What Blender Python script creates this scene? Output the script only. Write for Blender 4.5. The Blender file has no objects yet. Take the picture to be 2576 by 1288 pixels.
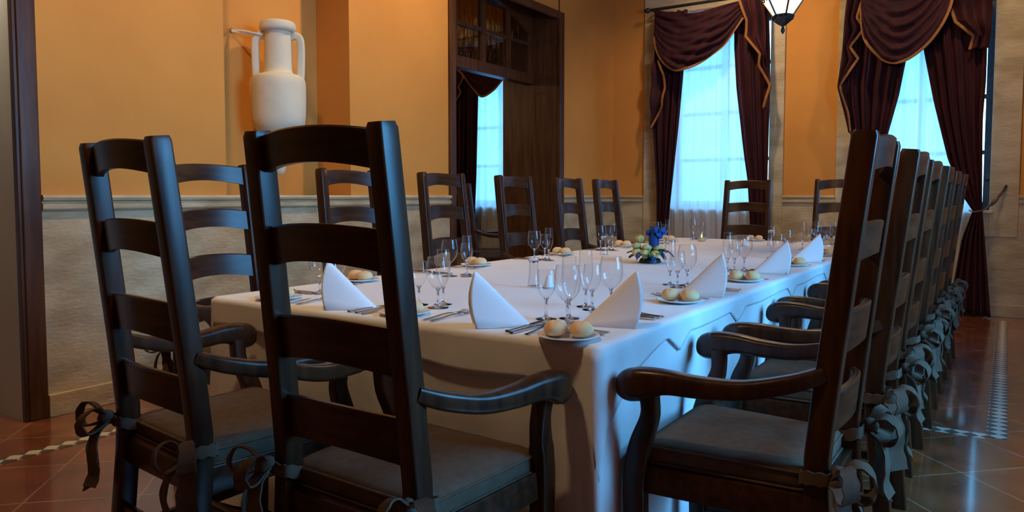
import bpy, bmesh, math, random
from mathutils import Vector, Matrix
PI = math.pi
random.seed(7)
SC = bpy.context.scene
COL = SC.collection

# ------------------------------------------------------------------ camera
cam_d = bpy.data.cameras.new('camera')
cam = bpy.data.objects.new('camera', cam_d)
COL.objects.link(cam)
cam_d.sensor_fit = 'HORIZONTAL'
cam_d.sensor_width = 36.0
cam_d.lens = 1850.0 / 2576.0 * 36.0
cam_d.shift_y = -(644.0 - 597.0) / 2576.0
cam_d.clip_start = 0.02
cam.location = (0, 0, 1.12)
cam.rotation_euler = (math.radians(90 - 3.2176), 0, math.radians(33.940))
SC.camera = cam

# ------------------------------------------------------------------ world (blue dusk sky)
W = bpy.data.worlds.new('dusk_sky'); SC.world = W; W.use_nodes = True
wn = W.node_tree; wn.nodes.clear()
wo = wn.nodes.new('ShaderNodeOutputWorld'); wb = wn.nodes.new('ShaderNodeBackground')
wt = wn.nodes.new('ShaderNodeTexCoord'); wsx = wn.nodes.new('ShaderNodeSeparateXYZ')
wr = wn.nodes.new('ShaderNodeValToRGB')
wr.color_ramp.elements[0].position = 0.45; wr.color_ramp.elements[0].color = (0.02, 0.09, 0.40, 1)
wr.color_ramp.elements[1].position = 0.62; wr.color_ramp.elements[1].color = (0.17, 0.56, 1.0, 1)
e = wr.color_ramp.elements.new(0.52); e.color = (0.19, 0.60, 1.0, 1)
wm = wn.nodes.new('ShaderNodeMapRange')
wm.inputs[1].default_value = -1; wm.inputs[2].default_value = 1
wn.links.new(wt.outputs['Generated'], wsx.inputs[0]); wn.links.new(wsx.outputs[2], wm.inputs[0])
wn.links.new(wm.outputs[0], wr.inputs[0]); wn.links.new(wr.outputs[0], wb.inputs[0])
wb.inputs[1].default_value = 6.0
wn.links.new(wb.outputs[0], wo.inputs[0])

SC.view_settings.view_transform = 'Standard'
SC.view_settings.look = 'None'
SC.view_settings.gamma = 1
SC.view_settings.use_curve_mapping = False
SC.view_settings.exposure = 0.9
SC.cycles.transparent_max_bounces = 32

def area(name, loc, rot, sx, sy, power, color):
    l = bpy.data.lights.new(name, 'AREA'); l.shape = 'RECTANGLE'; l.size = sx; l.size_y = sy
    l.energy = power; l.color = color
    o = bpy.data.objects.new(name, l); COL.objects.link(o); o.location = loc; o.rotation_euler = rot
    return o
DAY = (0.05, 0.38, 1.0)
# daylight entering by the large window of the right-hand wall (light sits in its opening)
RW = 1.55                                                 # right wall
for i, (yc) in enumerate((2.75,)):
    area('window_daylight', (RW + 0.2, yc, 2.0), (0, math.radians(90), 0), 2.2, 1.75, 70, DAY)

# ------------------------------------------------------------------ helpers
def tag(o, label=None, cat=None, group=None, kind=None):
    if label: o['label'] = label
    if cat: o['category'] = cat
    if group: o['group'] = group
    if kind: o['kind'] = kind
    return o
def empty(name, loc=(0, 0, 0), rz=0.0):
    o = bpy.data.objects.new(name, None); COL.objects.link(o)
    o.empty_display_size = 0.1
    o.location = loc; o.rotation_euler = (0, 0, rz); return o
def obj(name, bm, mat, parent=None, smooth=True, bevel=0, angle=35):
    bmesh.ops.recalc_face_normals(bm, faces=bm.faces[:])
    me = bpy.data.meshes.new(name); bm.to_mesh(me); bm.free()
    if isinstance(mat, (list, tuple)):
        for m in mat: me.materials.append(m)
    else: me.materials.append(mat)
    for p in me.polygons: p.use_smooth = smooth
    if smooth: me.set_sharp_from_angle(angle=math.radians(angle))
    o = bpy.data.objects.new(name, me); COL.objects.link(o)
    if parent: o.parent = parent
    if bevel:
        b = o.modifiers.new('bevel', 'BEVEL'); b.width = bevel; b.segments = 2; b.limit_method = 'ANGLE'
        b.angle_limit = math.radians(40)
        for p in me.polygons: p.use_smooth = True
        me.set_sharp_from_angle(angle=math.radians(60))
        w = o.modifiers.new('wn', 'WEIGHTED_NORMAL'); w.keep_sharp = False
    return o
def copy_tree(o, parent=None):
    c = o.copy(); COL.objects.link(c)
    if parent: c.parent = parent
    for ch in list(o.children): copy_tree(ch, c)
    return c
def box(bm, x0, x1, y0, y1, z0, z1, mi=0):
    v = [bm.verts.new((x, y, z)) for x in (x0, x1) for y in (y0, y1) for z in (z0, z1)]
    for f in ((0, 1, 3, 2), (4, 6, 7, 5), (0, 4, 5, 1), (2, 3, 7, 6), (0, 2, 6, 4), (1, 5, 7, 3)):
        fc = bm.faces.new([v[i] for i in f]); fc.material_index = mi
def bx(*a):
    bm = bmesh.new(); box(bm, *a); return bm
def ring_loft(bm, rings, cap=True, closed=True, mi=0):
    R = [[bm.verts.new(p) for p in r] for r in rings]
    n = len(R[0])
    for a, b in zip(R[:-1], R[1:]):
        for i in range(n if closed else n - 1):
            j = (i + 1) % n
            f = bm.faces.new((a[i], a[j], b[j], b[i])); f.material_index = mi
    if cap:
        for r in (R[0], R[-1]):
            try:
                f = bm.faces.new(r); f.material_index = mi
            except ValueError: pass
    return R
def rrect(hx, hy, r, seg=3):
    pts = []
    r = min(r, hx * .98, hy * .98)
    for cx, cy, a0 in ((hx - r, hy - r, 0), (-hx + r, hy - r, 90), (-hx + r, -hy + r, 180), (hx - r, -hy + r, 270)):
        for k in range(seg + 1):
            a = math.radians(a0 + 90 * k / seg)
            pts.append((cx + r * math.cos(a), cy + r * math.sin(a)))
    return pts
def sweep(bm, path, secs, upv=(0, 0, 1), r=None, seg=3, cap=True, mi=0):
    """path: points, secs: (half width, half height) per point, rounded rectangle section"""
    P = [Vector(p) for p in path]; U = Vector(upv); rings = []
    for i, p in enumerate(P):
        t = (P[min(i + 1, len(P) - 1)] - P[max(i - 1, 0)]).normalized()
        s = t.cross(U)
        if s.length < 1e-4: s = t.cross(Vector((0, 1, 0)))
        s.normalize(); u = s.cross(t).normalized()
        hx, hy = secs[i] if isinstance(secs, list) else secs
        rr = r if r is not None else min(hx, hy) * .5
        rings.append([p + s * a + u * b for a, b in rrect(hx, hy, rr, seg)])
    ring_loft(bm, rings, cap, mi=mi)
def tube(bm, path, rad, n=10, cap=True, mi=0):
    P = [Vector(p) for p in path]; rings = []; s0 = None
    for i, p in enumerate(P):
        t = (P[min(i + 1, len(P) - 1)] - P[max(i - 1, 0)]).normalized()
        if s0 is None:
            s0 = t.cross(Vector((0, 0, 1)))
            if s0.length < 1e-3: s0 = t.cross(Vector((0, 1, 0)))
        s = (s0 - t * s0.dot(t)).normalized(); s0 = s; u = s.cross(t)
        rr = rad[i] if isinstance(rad, (list, tuple)) else rad
        rings.append([p + (s * math.cos(2 * PI * k / n) + u * math.sin(2 * PI * k / n)) * rr for k in range(n)])
    ring_loft(bm, rings, cap, mi=mi)
def lathe(bm, prof, n=28, c=(0, 0, 0), cap=True, mi=0):
    rings = [[(c[0] + r * math.cos(2 * PI * k / n), c[1] + r * math.sin(2 * PI * k / n), c[2] + z) for k in range(n)] for r, z in prof]
    ring_loft(bm, rings, cap, mi=mi)
def cr(pts, m=6):
    """Catmull-Rom through points (tuples of any length)"""
    out = []; n = len(pts)
    for i in range(n - 1):
        p0 = pts[max(i - 1, 0)]; p1 = pts[i]; p2 = pts[i + 1]; p3 = pts[min(i + 2, n - 1)]
        for k in range(m):
            t = k / m
            out.append(tuple(.5 * (2 * b + (c - a) * t + (2 * a - 5 * b + 4 * c - d) * t * t + (3 * b - a - 3 * c + d) * t ** 3) for a, b, c, d in zip(p0, p1, p2, p3)))
    out.append(tuple(pts[-1])); return out
def lerp_list(L, t):
    """L: [(key, val..)] sorted by key, returns val"""
    if t <= L[0][0]: return L[0][1]
    for a, b in zip(L[:-1], L[1:]):
        if t <= b[0]: return a[1] + (b[1] - a[1]) * (t - a[0]) / (b[0] - a[0])
    return L[-1][1]
def grid(bm, fn, nu, nv, mi=0):
    V = [[bm.verts.new(fn(i / nu, j / nv)) for i in range(nu + 1)] for j in range(nv + 1)]
    for j in range(nv):
        for i in range(nu):
            f = bm.faces.new((V[j][i], V[j][i + 1], V[j + 1][i + 1], V[j + 1][i])); f.material_index = mi
    return V
def solid(o, t=0.004, off=0):
    m = o.modifiers.new('solid', 'SOLIDIFY'); m.thickness = t; m.offset = off; return o

# ------------------------------------------------------------------ materials
def mat(name):
    m = bpy.data.materials.new(name); m.use_nodes = True
    nt = m.node_tree; b = nt.nodes['Principled BSDF']; return m, nt, b
def setp(b, color=None, rough=None, metal=None, spec=None, **k):
    if color: b.inputs['Base Color'].default_value = (*color, 1)
    if rough is not None: b.inputs['Roughness'].default_value = rough
    if metal is not None: b.inputs['Metallic'].default_value = metal
    if spec is not None: b.inputs['Specular IOR Level'].default_value = spec
def noise_mat(name, c1, c2, scale=4, rough=.8, bump=.1, bscale=None, stretch=(1, 1, 1), detail=5, spec=.3, r2=None, coat=0, dist=0.02, lo=.35, hi=.65, coord='Object', rot=(0, 0, 0)):
    m, nt, b = mat(name)
    tc = nt.nodes.new('ShaderNodeTexCoord'); mp = nt.nodes.new('ShaderNodeMapping')
    mp.inputs['Scale'].default_value = stretch; mp.inputs['Rotation'].default_value = rot
    n = nt.nodes.new('ShaderNodeTexNoise'); n.inputs['Scale'].default_value = scale; n.inputs['Detail'].default_value = detail
    r = nt.nodes.new('ShaderNodeValToRGB')
    r.color_ramp.elements[0].color = (*c1, 1); r.color_ramp.elements[1].color = (*c2, 1)
    r.color_ramp.elements[0].position = lo; r.color_ramp.elements[1].position = hi
    L = nt.links.new
    L(tc.outputs[coord], mp.inputs[0]); L(mp.outputs[0], n.inputs[0]); L(n.outputs[0], r.inputs[0]); L(r.outputs[0], b.inputs['Base Color'])
    if bump:
        n2 = nt.nodes.new('ShaderNodeTexNoise'); n2.inputs['Scale'].default_value = bscale or scale * 6; n2.inputs['Detail'].default_value = 6
        L(mp.outputs[0], n2.inputs[0])
        bp = nt.nodes.new('ShaderNodeBump'); bp.inputs['Strength'].default_value = bump; bp.inputs['Distance'].default_value = dist
        L(n2.outputs[0], bp.inputs['Height']); L(bp.outputs[0], b.inputs['Normal'])
    setp(b, rough=rough, spec=spec)
    if coat: b.inputs['Coat Weight'].default_value = coat; b.inputs['Coat Roughness'].default_value = .25
    return m
PLASTER = noise_mat('orange_plaster', (.58, .235, .040), (.65, .275, .050), 1.6, .75, .05, 60, dist=.004)
PLASTER_W = noise_mat('white_plaster', (.55, .5, .42), (.6, .55, .46), 2, .8, .05, 60, dist=.004)
STONE = noise_mat('travertine_stone', (.40, .30, .165), (.58, .465, .28), 3.5, .6, .6, 26, stretch=(1, 1, 2.2), dist=.008, detail=10)
WOOD = noise_mat('dark_walnut_wood', (.028, .010, .0045), (.066, .024, .0095), 7, .30, .03, 30, stretch=(6, 6, .7), spec=.28, coat=.04, dist=.002)
WOODH = noise_mat('dark_walnut_wood_cross_grain', (.028, .010, .0045), (.066, .024, .0095), 7, .30, .03, 30, stretch=(.7, 6, 6), spec=.28, coat=.04, dist=.002)
CEILWOOD = noise_mat('dark_ceiling_boards', (.10, .055, .03), (.15, .085, .045), 4, .7, .1, 20, stretch=(.5, 6, 1))
DOORWOOD = noise_mat('stained_door_wood', (.060, .022, .008), (.105, .042, .014), 5, .38, .08, 30, stretch=(5, 5, .5), spec=.2, coat=.03, dist=.002)
CUSH = noise_mat('grey_brown_cushion_cloth', (.105, .070, .045), (.13, .088, .058), 40, .95, .5, 400, dist=.001, spec=.1)
CUSHSIDE = CUSH
CLOTH = noise_mat('white_table_linen', (.83, .82, .80), (.87, .86, .84), 3, .85, .45, 3.2, dist=.03, spec=.2)
NAPKIN = noise_mat('starched_white_linen', (.86, .86, .86), (.90, .90, .90), 3, .8, .1, 90, dist=.002, spec=.25)
VELVET = noise_mat('plum_velvet', (.016, .0028, .005), (.038, .005, .009), 5, .75, .25, 20, stretch=(4, 4, .5), dist=.006, spec=.25)
VELVET.node_tree.nodes['Principled BSDF'].inputs['Sheen Weight'].default_value = .15
VELVET.node_tree.nodes['Principled BSDF'].inputs['Sheen Tint'].default_value = (.6, .12, .12, 1)
GOLD = noise_mat('gold_braid', (.20, .075, .015), (.30, .12, .025), 60, .6, .5, 150, dist=.003)
IRON = noise_mat('black_wrought_iron', (.012, .011, .010), (.022, .02, .018), 20, .45, .2, 60, dist=.002, spec=.5)
CERAMIC = noise_mat('white_matte_clay', (.60, .53, .37), (.68, .61, .44), 4, .65, .25, 14, dist=.012, spec=.3)
BREAD = noise_mat('bread_crust', (.80, .47, .20), (.90, .66, .36), 9, .55, .15, 70, dist=.002, spec=.3)
PORCELAIN = noise_mat('white_porcelain', (.76, .75, .72), (.8, .79, .76), 3, .15, 0, spec=.5)
LEAF = noise_mat('dark_green_leaf', (.012, .06, .03), (.06, .16, .03), 14, .4, .2, 40, dist=.003, spec=.5)
YELLOW = noise_mat('pale_yellow_petal', (.62, .48, .14), (.74, .60, .25), 20, .6, .2, 60, dist=.003)
BLUE = noise_mat('royal_blue_satin', (.006, .05, .20), (.012, .09, .32), 12, .35, .2, 20, dist=.006)
ROPE = noise_mat('tieback_cord', (.11, .065, .05), (.18, .11, .08), 80, .8, .5, 200, dist=.002)
def simple(name, color, rough, metal=0, spec=.5):
    m, nt, b = mat(name)
    n = nt.nodes.new('ShaderNodeTexNoise'); n.inputs['Scale'].default_value = 25
    mr = nt.nodes.new('ShaderNodeMapRange'); mr.inputs[3].default_value = rough * .8; mr.inputs[4].default_value = rough * 1.2
    nt.links.new(n.outputs[0], mr.inputs[0]); nt.links.new(mr.outputs[0], b.inputs['Roughness'])
    setp(b, color=color, metal=metal, spec=spec); return m
STEEL = simple('polished_steel', (.62, .61, .60), .16, 1)
PAPER = simple('white_paper', (.75, .75, .75), .8)
SALT = simple('white_salt', (.8, .8, .8), .6)
FOIL = simple('butter_foil', (.45, .5, .62), .35, .3)
# thin clear glass
def glass_mat(name, tint=(1, 1, 1), ior=1.45, boost=1.0):
    m = bpy.data.materials.new(name); m.use_nodes = True; nt = m.node_tree; nt.nodes.clear()
    o = nt.nodes.new('ShaderNodeOutputMaterial'); mx = nt.nodes.new('ShaderNodeMixShader')
    t = nt.nodes.new('ShaderNodeBsdfTransparent'); g = nt.nodes.new('ShaderNodeBsdfGlossy'); f = nt.nodes.new('ShaderNodeLayerWeight'); pw = nt.nodes.new('ShaderNodeMath'); pw.operation = 'POWER'; pw.inputs[1].default_value = 3.5; ad = nt.nodes.new('ShaderNodeMath'); ad.inputs[1].default_value = .04; g.inputs['Roughness'].default_value = .02
    t.inputs[0].default_value = (*tint, 1)
    mu = nt.nodes.new('ShaderNodeMath'); mu.operation = 'MULTIPLY'; mu.inputs[1].default_value = boost; mu.use_clamp = True
    L = nt.links.new
    L(f.outputs['Facing'], pw.inputs[0]); L(pw.outputs[0], ad.inputs[0]); L(ad.outputs[0], mu.inputs[0]); L(mu.outputs[0], mx.inputs[0]); L(t.outputs[0], mx.inputs[1]); L(g.outputs[0], mx.inputs[2]); L(mx.outputs[0], o.inputs[0])
    return m
GLASS = glass_mat('clear_thin_glass', (.985, .99, .995), 1.35, 1.1)
PANE = glass_mat('window_pane_glass', (.95, .97, 1), 1.35, 1)
def solid_glass():
    m, nt, b = mat('clear_solid_glass')
    setp(b, color=(.97, .98, 1), rough=.02); b.inputs['Transmission Weight'].default_value = 1; b.inputs['IOR'].default_value = 1.48
    n = nt.nodes.new('ShaderNodeTexNoise'); n.inputs['Scale'].default_value = 30
    bp = nt.nodes.new('ShaderNodeBump'); bp.inputs['Strength'].default_value = .02
    nt.links.new(n.outputs[0], bp.inputs['Height']); nt.links.new(bp.outputs[0], b.inputs['Normal'])
    return m
SGLASS = solid_glass()
def sheer_mat():
    m = bpy.data.materials.new('sheer_white_voile'); m.use_nodes = True; nt = m.node_tree; nt.nodes.clear()
    o = nt.nodes.new('ShaderNodeOutputMaterial'); mx = nt.nodes.new('ShaderNodeMixShader'); m2 = nt.nodes.new('ShaderNodeMixShader')
    t = nt.nodes.new('ShaderNodeBsdfTransparent'); tr = nt.nodes.new('ShaderNodeBsdfTranslucent'); d = nt.nodes.new('ShaderNodeBsdfDiffuse')
    tr.inputs[0].default_value = (.88, .9, .92, 1); d.inputs[0].default_value = (.8, .82, .85, 1)
    n = nt.nodes.new('ShaderNodeTexNoise'); n.inputs['Scale'].default_value = 60
    mr = nt.nodes.new('ShaderNodeMapRange'); mr.inputs[3].default_value = .72; mr.inputs[4].default_value = .84
    L = nt.links.new
    L(n.outputs[0], mr.inputs[0])
    m2.inputs[0].default_value = .3
    L(tr.outputs[0], m2.inputs[1]); L(d.outputs[0], m2.inputs[2])
    L(mr.outputs[0], mx.inputs[0]); L(t.outputs[0], mx.inputs[1]); L(m2.outputs[0], mx.inputs[2]); L(mx.outputs[0], o.inputs[0])
    return m
SHEER = sheer_mat()
def emit(name, color, s):
    m = bpy.data.materials.new(name); m.use_nodes = True; nt = m.node_tree; nt.nodes.clear()
    o = nt.nodes.new('ShaderNodeOutputMaterial'); em = nt.nodes.new('ShaderNodeEmission')
    t = nt.nodes.new('ShaderNodeBsdfTransparent'); mx = nt.nodes.new('ShaderNodeMixShader')
    n = nt.nodes.new('ShaderNodeTexNoise'); n.inputs['Scale'].default_value = 9
    r = nt.nodes.new('ShaderNodeValToRGB'); r.color_ramp.elements[0].color = (color[0] * .7, color[1] * .6, color[2] * .5, 1); r.color_ramp.elements[1].color = (*color, 1)
    r.color_ramp.elements[0].position = .3; r.color_ramp.elements[1].position = .6
    em.inputs[1].default_value = s; mx.inputs[0].default_value = .45
    L = nt.links.new
    L(n.outputs[0], r.inputs[0]); L(r.outputs[0], em.inputs[0]); L(t.outputs[0], mx.inputs[1]); L(em.outputs[0], mx.inputs[2]); L(mx.outputs[0], o.inputs[0])
    return m
LAMPGLASS = emit('frosted_lamp_glass', (1, .84, .52), 1.5)
FLAME = emit('candle_flame', (1, .55, .2), 3)
def floor_mat():
    m, nt, b = mat('terracotta_floor_tiles'); L = nt.links.new
    tc = nt.nodes.new('ShaderNodeTexCoord'); mp = nt.nodes.new('ShaderNodeMapping'); mp.inputs['Rotation'].default_value = (0, 0, math.radians(45))
    mp.inputs['Location'].default_value = (.12, .05, 0)
    br = nt.nodes.new('ShaderNodeTexBrick'); br.offset = 0; br.inputs['Scale'].default_value = 1
    br.inputs['Brick Width'].default_value = .40; br.inputs['Row Height'].default_value = .40; br.inputs['Mortar Size'].default_value = .0045
    br.inputs['Mortar Smooth'].default_value = .3
    br.inputs['Color1'].default_value = (.27, .080, .026, 1); br.inputs['Color2'].default_value = (.215, .060, .021, 1); br.inputs['Mortar'].default_value = (.36, .24, .15, 1)
    n = nt.nodes.new('ShaderNodeTexNoise'); n.inputs['Scale'].default_value = 6; n.inputs['Detail'].default_value = 8
    r = nt.nodes.new('ShaderNodeValToRGB'); r.color_ramp.elements[0].color = (.6, .55, .5, 1); r.color_ramp.elements[1].color = (1.15, 1.1, 1.05, 1)
    r.color_ramp.elements[0].position = .3; r.color_ramp.elements[1].position = .7
    mx = nt.nodes.new('ShaderNodeMix'); mx.data_type = 'RGBA'; mx.blend_type = 'MULTIPLY'; mx.inputs[0].default_value = 1
    L(tc.outputs['Object'], mp.inputs[0]); L(mp.outputs[0], br.inputs[0]); L(tc.outputs['Object'], n.inputs[0]); L(n.outputs[0], r.inputs[0])
    L(br.outputs['Color'], mx.inputs[6]); L(r.outputs[0], mx.inputs[7]); L(mx.outputs[2], b.inputs['Base Color'])
    n2 = nt.nodes.new('ShaderNodeTexNoise'); n2.inputs['Scale'].default_value = 4.5
    mr = nt.nodes.new('ShaderNodeMapRange'); mr.inputs[3].default_value = .16; mr.inputs[4].default_value = .36
    L(tc.outputs['Object'], n2.inputs[0]); L(n2.outputs[0], mr.inputs[0]); L(mr.outputs[0], b.inputs['Roughness'])
    mt = nt.nodes.new('ShaderNodeMath'); mt.operation = 'MULTIPLY_ADD'; mt.inputs[1].default_value = -.6
    L(br.outputs['Fac'], mt.inputs[0]); L(n.outputs[0], mt.inputs[2])
    bp = nt.nodes.new('ShaderNodeBump'); bp.inputs['Strength'].default_value = .35; bp.inputs['Distance'].default_value = .006
    L(mt.outputs[0], bp.inputs['Height']); L(bp.outputs[0], b.inputs['Normal'])
    b.inputs['Specular IOR Level'].default_value = .6
    b.inputs['Coat Weight'].default_value = 1; b.inputs['Coat Roughness'].default_value = .10
    return m
FLOOR = floor_mat()
def mosaic_mat():
    m, nt, b = mat('mosaic_border_tiles'); L = nt.links.new
    tc = nt.nodes.new('ShaderNodeTexCoord'); mp = nt.nodes.new('ShaderNodeMapping'); mp.inputs['Rotation'].default_value = (0, 0, math.radians(45))
    ck = nt.nodes.new('ShaderNodeTexChecker'); ck.inputs['Scale'].default_value = 19
    ck.inputs['Color1'].default_value = (.55, .48, .36, 1); ck.inputs['Color2'].default_value = (.09, .07, .055, 1)
    L(tc.outputs['Object'], mp.inputs[0]); L(mp.outputs[0], ck.inputs[0]); L(ck.outputs[0], b.inputs['Base Color'])
    setp(b, rough=.3); return m
MOSAIC = mosaic_mat()

# ------------------------------------------------------------------ the room
XW, YF, HC, YB = -4.014, 8.17, 3.9, -4.5
OX = -9.6                                              # far side of the next room
def struct(name, bm, m, parent=None, **k):
    o = obj(name, bm, m, parent, smooth=k.pop('smooth', False), **k)
    if not parent: o['kind'] = 'structure'
    return o
struct('floor', bx(OX, RW + .3, YB - .2, YF + .5, -.1, 0), FLOOR)
struct('ceiling', bx(OX, RW + .3, YB - .2, YF + .5, HC, HC + .1), CEILWOOD)
TH = .675                                              # left wall thickness
RAIL = 1.12
# left wall: wall pieces around door_1 (y .35..1.65), niche (2.80..3.84) and door_2 (5.02..6.90)
bm = bmesh.new()
box(bm, XW - TH, XW, YB - .2, .30, 0, HC)
box(bm, XW - TH, XW, .30, 1.66, 2.75, HC)
box(bm, XW - TH, XW, 1.66, 2.80, 0, HC)
box(bm, XW - TH, XW - .35, 2.80, 3.84, 0, HC)
box(bm, XW - .35, XW, 2.80, 3.84, 0, RAIL - .01)
box(bm, XW - TH, XW, 3.84, 5.04, 0, HC)
box(bm, XW - TH, XW, 5.04, 6.88, 3.22, HC); box(bm, XW - .02, XW, 5.072, 6.848, 3.0, 3.188)
box(bm, XW - TH, XW, 6.88, YF + .02, 0, HC)
struct('wall_left', bm, PLASTER)
def rail_prof(x, s):   # outline of the stone rail in (x, z); s=+1 towards the room
    return [(x, 1.125), (x + s * .035, 1.125), (x + s * .042, 1.112), (x + s * .038, 1.098), (x + s * .022, 1.092), (x + s * .022, 1.084),
            (x + s * .034, 1.078), (x + s * .034, 1.056), (x + s * .026, 1.046), (x, 1.046)]
def rail_y(bm, x, y0, y1):
    ring_loft(bm, [[(a, y0, z) for a, z in rail_prof(x, 1)], [(a, y1, z) for a, z in rail_prof(x, 1)]])
def rail_x(bm, y, x0, x1):
    ring_loft(bm, [[(x0, y - (a), z) for a, z in rail_prof(0, 1)], [(x1, y - (a), z) for a, z in rail_prof(0, 1)]])
n_trim = [0]
def trim(bm, m, **k):
    n_trim[0] += 1
    return struct('trim_%d' % n_trim[0], bm, m, **k)
bm = bmesh.new()
for a, b_ in ((1.735, 4.98), (6.93, YF)):
    box(bm, XW + .001, XW + .014, a, b_, .10, 1.05)
trim(bm, STONE)
bm = bmesh.new()
for a, b_ in ((1.735, 4.98), (6.93, YF - .03)): rail_y(bm, XW + .001, a, b_)
trim(bm, STONE, smooth=True)
bm = bmesh.new(); box(bm, XW - .35, XW + .001, 2.80, 3.84, RAIL - .009, RAIL + .004); trim(bm, STONE)
bm = bmesh.new()
for a, b_ in ((1.735, 4.98), (6.93, YF)): box(bm, XW + .001, XW + .034, a, b_, 0, .115)
struct('baseboard_left', bm, STONE, bevel=.004)

# far wall with three window openings
WINS = [(-3.30, -2.15), (-1.33, -.14), (-6.45, -5.25)]
Z0, Z1 = .985, 3.12
bm = bmesh.new()
xs = sorted([OX] + [v for w in WINS for v in w] + [RW + .3])
for i in range(0, len(xs) - 1):
    a, b_ = xs[i], xs[i + 1]
    if i % 2 == 0: box(bm, a, b_, YF, YF + .45, 0, HC)
    else:
        box(bm, a, b_, YF, YF + .45, 0, Z0); box(bm, a, b_, YF, YF + .45, Z1, HC)
struct('wall_far', bm, PLASTER)
# stone surrounds (flush boards round each window)
def surround(x0, x1, w, zb):
    bm = bmesh.new(); y0, y1 = YF - .028, YF - .001
    box(bm, x0, w[0], y0, y1, zb, 3.42); box(bm, w[1], x1, y0, y1, zb, 3.42)
    box(bm, w[0], w[1], y0, y1, Z1, 3.42); box(bm, w[0], w[1], y0, y1, zb, Z0 - .03)
    trim(bm, STONE, bevel=.004)
    bm = bmesh.new(); box(bm, w[0] + .02, w[1] + .03, YF - .05, YF + .20, Z0 - .03, Z0 + .0); trim(bm, STONE, bevel=.006)
surround(-3.60, -2.0, WINS[0], .115); surround(-1.475, .085, WINS[1], .74); surround(-6.7, -5.0, WINS[2], .115)
bm = bmesh.new()
for a, b_ in ((-2.0, -1.475), (.085, RW)): rail_x(bm, YF - .001, a, b_)
rail_x(bm, YF - .001, XW + .03, -3.60); trim(bm, STONE, smooth=True)
bm = bmesh.new()
for a, b_ in ((XW, -3.6), (-2.0, -1.475), (.085, RW)): box(bm, a, b_, YF - .014, YF - .001, .10, 1.05)
box(bm, -1.475, .085, YF - .014, YF - .001, .1, .74)
trim(bm, STONE)
struct('baseboard_far', bx(XW + .03, RW, YF - .036, YF - .001, 0, .115), STONE, bevel=.004)
# windows: wooden frame, muntins, pane
WFRAME = noise_mat('painted_window_frame', (.05, .055, .06), (.07, .075, .08), 10, .5, .1, 40)
for i, (a, b_) in enumerate(WINS):
    bm = bmesh.new(); y0, y1 = YF + .24, YF + .30
    for q0, q1 in ((a, a + .06), (b_ - .06, b_)): box(bm, q0, q1, y0, y1, Z0, Z1)
    box(bm, a + .06, b_ - .06, y0, y1, Z0, Z0 + .075); box(bm, a + .06, b_ - .06, y0, y1, Z1 - .06, Z1)
    w = struct('window_%d' % (i + 1), bm, WFRAME)
    mx_ = (a + b_) / 2
    bm = bmesh.new(); box(bm, mx_ - .035, mx_ + .035, y0 - .01, y1 - .001, Z0 + .075, Z1 - .06); obj('window_mullion', bm, WFRAME, w, smooth=False)
    bm = bmesh.new()
    for k in range(1, 4):
        z = Z0 + (Z1 - Z0) * k / 4 + .02
        box(bm, a + .06, mx_ - .036, y0 + .01, y1 - .01, z - .02, z + .02); box(bm, mx_ + .036, b_ - .06, y0 + .01, y1 - .01, z - .02, z + .02)
    obj('muntin_grid', bm, WFRAME, w, smooth=False)
    bm = bmesh.new(); box(bm, a + .05, b_ - .05, y1 - .012, y1 - .006, Z0 + .06, Z1 - .05); obj('window_pane', bm, PANE, w, smooth=False)
# right wall (off frame) with its two windows
bm = bmesh.new(); RWN = [(1.85, 3.65)]
ys = sorted([YB - .2] + [v for w in RWN for v in w] + [YF + .5])
for i in range(len(ys) - 1):
    if i % 2 == 0: box(bm, RW, RW + .4, ys[i], ys[i + 1], 0, HC)
    else: box(bm, RW, RW + .4, ys[i], ys[i + 1], 0, Z0); box(bm, RW, RW + .4, ys[i], ys[i + 1], Z1, HC)
struct('wall_right', bm, PLASTER)
struct('wall_back', bx(OX, RW + .4, YB - .3, YB, 0, HC), PLASTER)
struct('wall_next_room', bx(OX - .2, OX, YB, YF + .4, 0, HC), PLASTER_W)
# partition in the next room behind door_1 (a narrow pale passage)
struct('wall_passage', bx(-5.72, -5.6, YB, 2.35, 0, HC), PLASTER_W)

# mosaic borders in the floor
def strip(x0, x1, y0, y1):
    trim(bx(x0, x1, y0, y1, .0002, .0016), MOSAIC)
strip(-.05, .035, 4.03, 7.9); strip(-3.4, -.051, 3.99, 4.07); strip(-3.53, -3.45, -1.0, 3.99)
strip(-.05, .035, -2.0, -1.9)

# ------------------------------------------------------------------ door 2 (arched wooden doorway)
def arch_z(y):   # lower edge of the arched head of the transom
    u = (y - 5.96) / .92
    return 3.16 - .29 * u * u
d2 = empty('door_2', (XW, 5.96, 0)); d2['kind'] = 'structure'
def dpart(name, bm, m=DOORWOOD, p=None, **k):
    o = obj(name, bm, m, p or d2, **k); 
    if (p or d2) is d2: o.matrix_parent_inverse = Matrix.Translation((-XW, -5.96, 0))
    return o
bm = bmesh.new()
box(bm, XW + .001, XW + .03, 4.98, 5.06, 0, 3.07); box(bm, XW + .001, XW + .03, 6.84, 6.93, 0, 3.07); box(bm, XW + .001, XW + .03, 5.06, 6.84, 2.99, 3.07)
dpart('door_casing', bm, bevel=.006)
bm = bmesh.new()
box(bm, XW - .72, XW, 5.041, 5.07, 0, 3.2); box(bm, XW - .72, XW, 6.85, 6.879, 0, 3.2); box(bm, XW - .72, XW, 5.07, 6.85, 3.19, 3.219)
dpart('door_jamb', bm, bevel=.004)
bm = bmesh.new()
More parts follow.
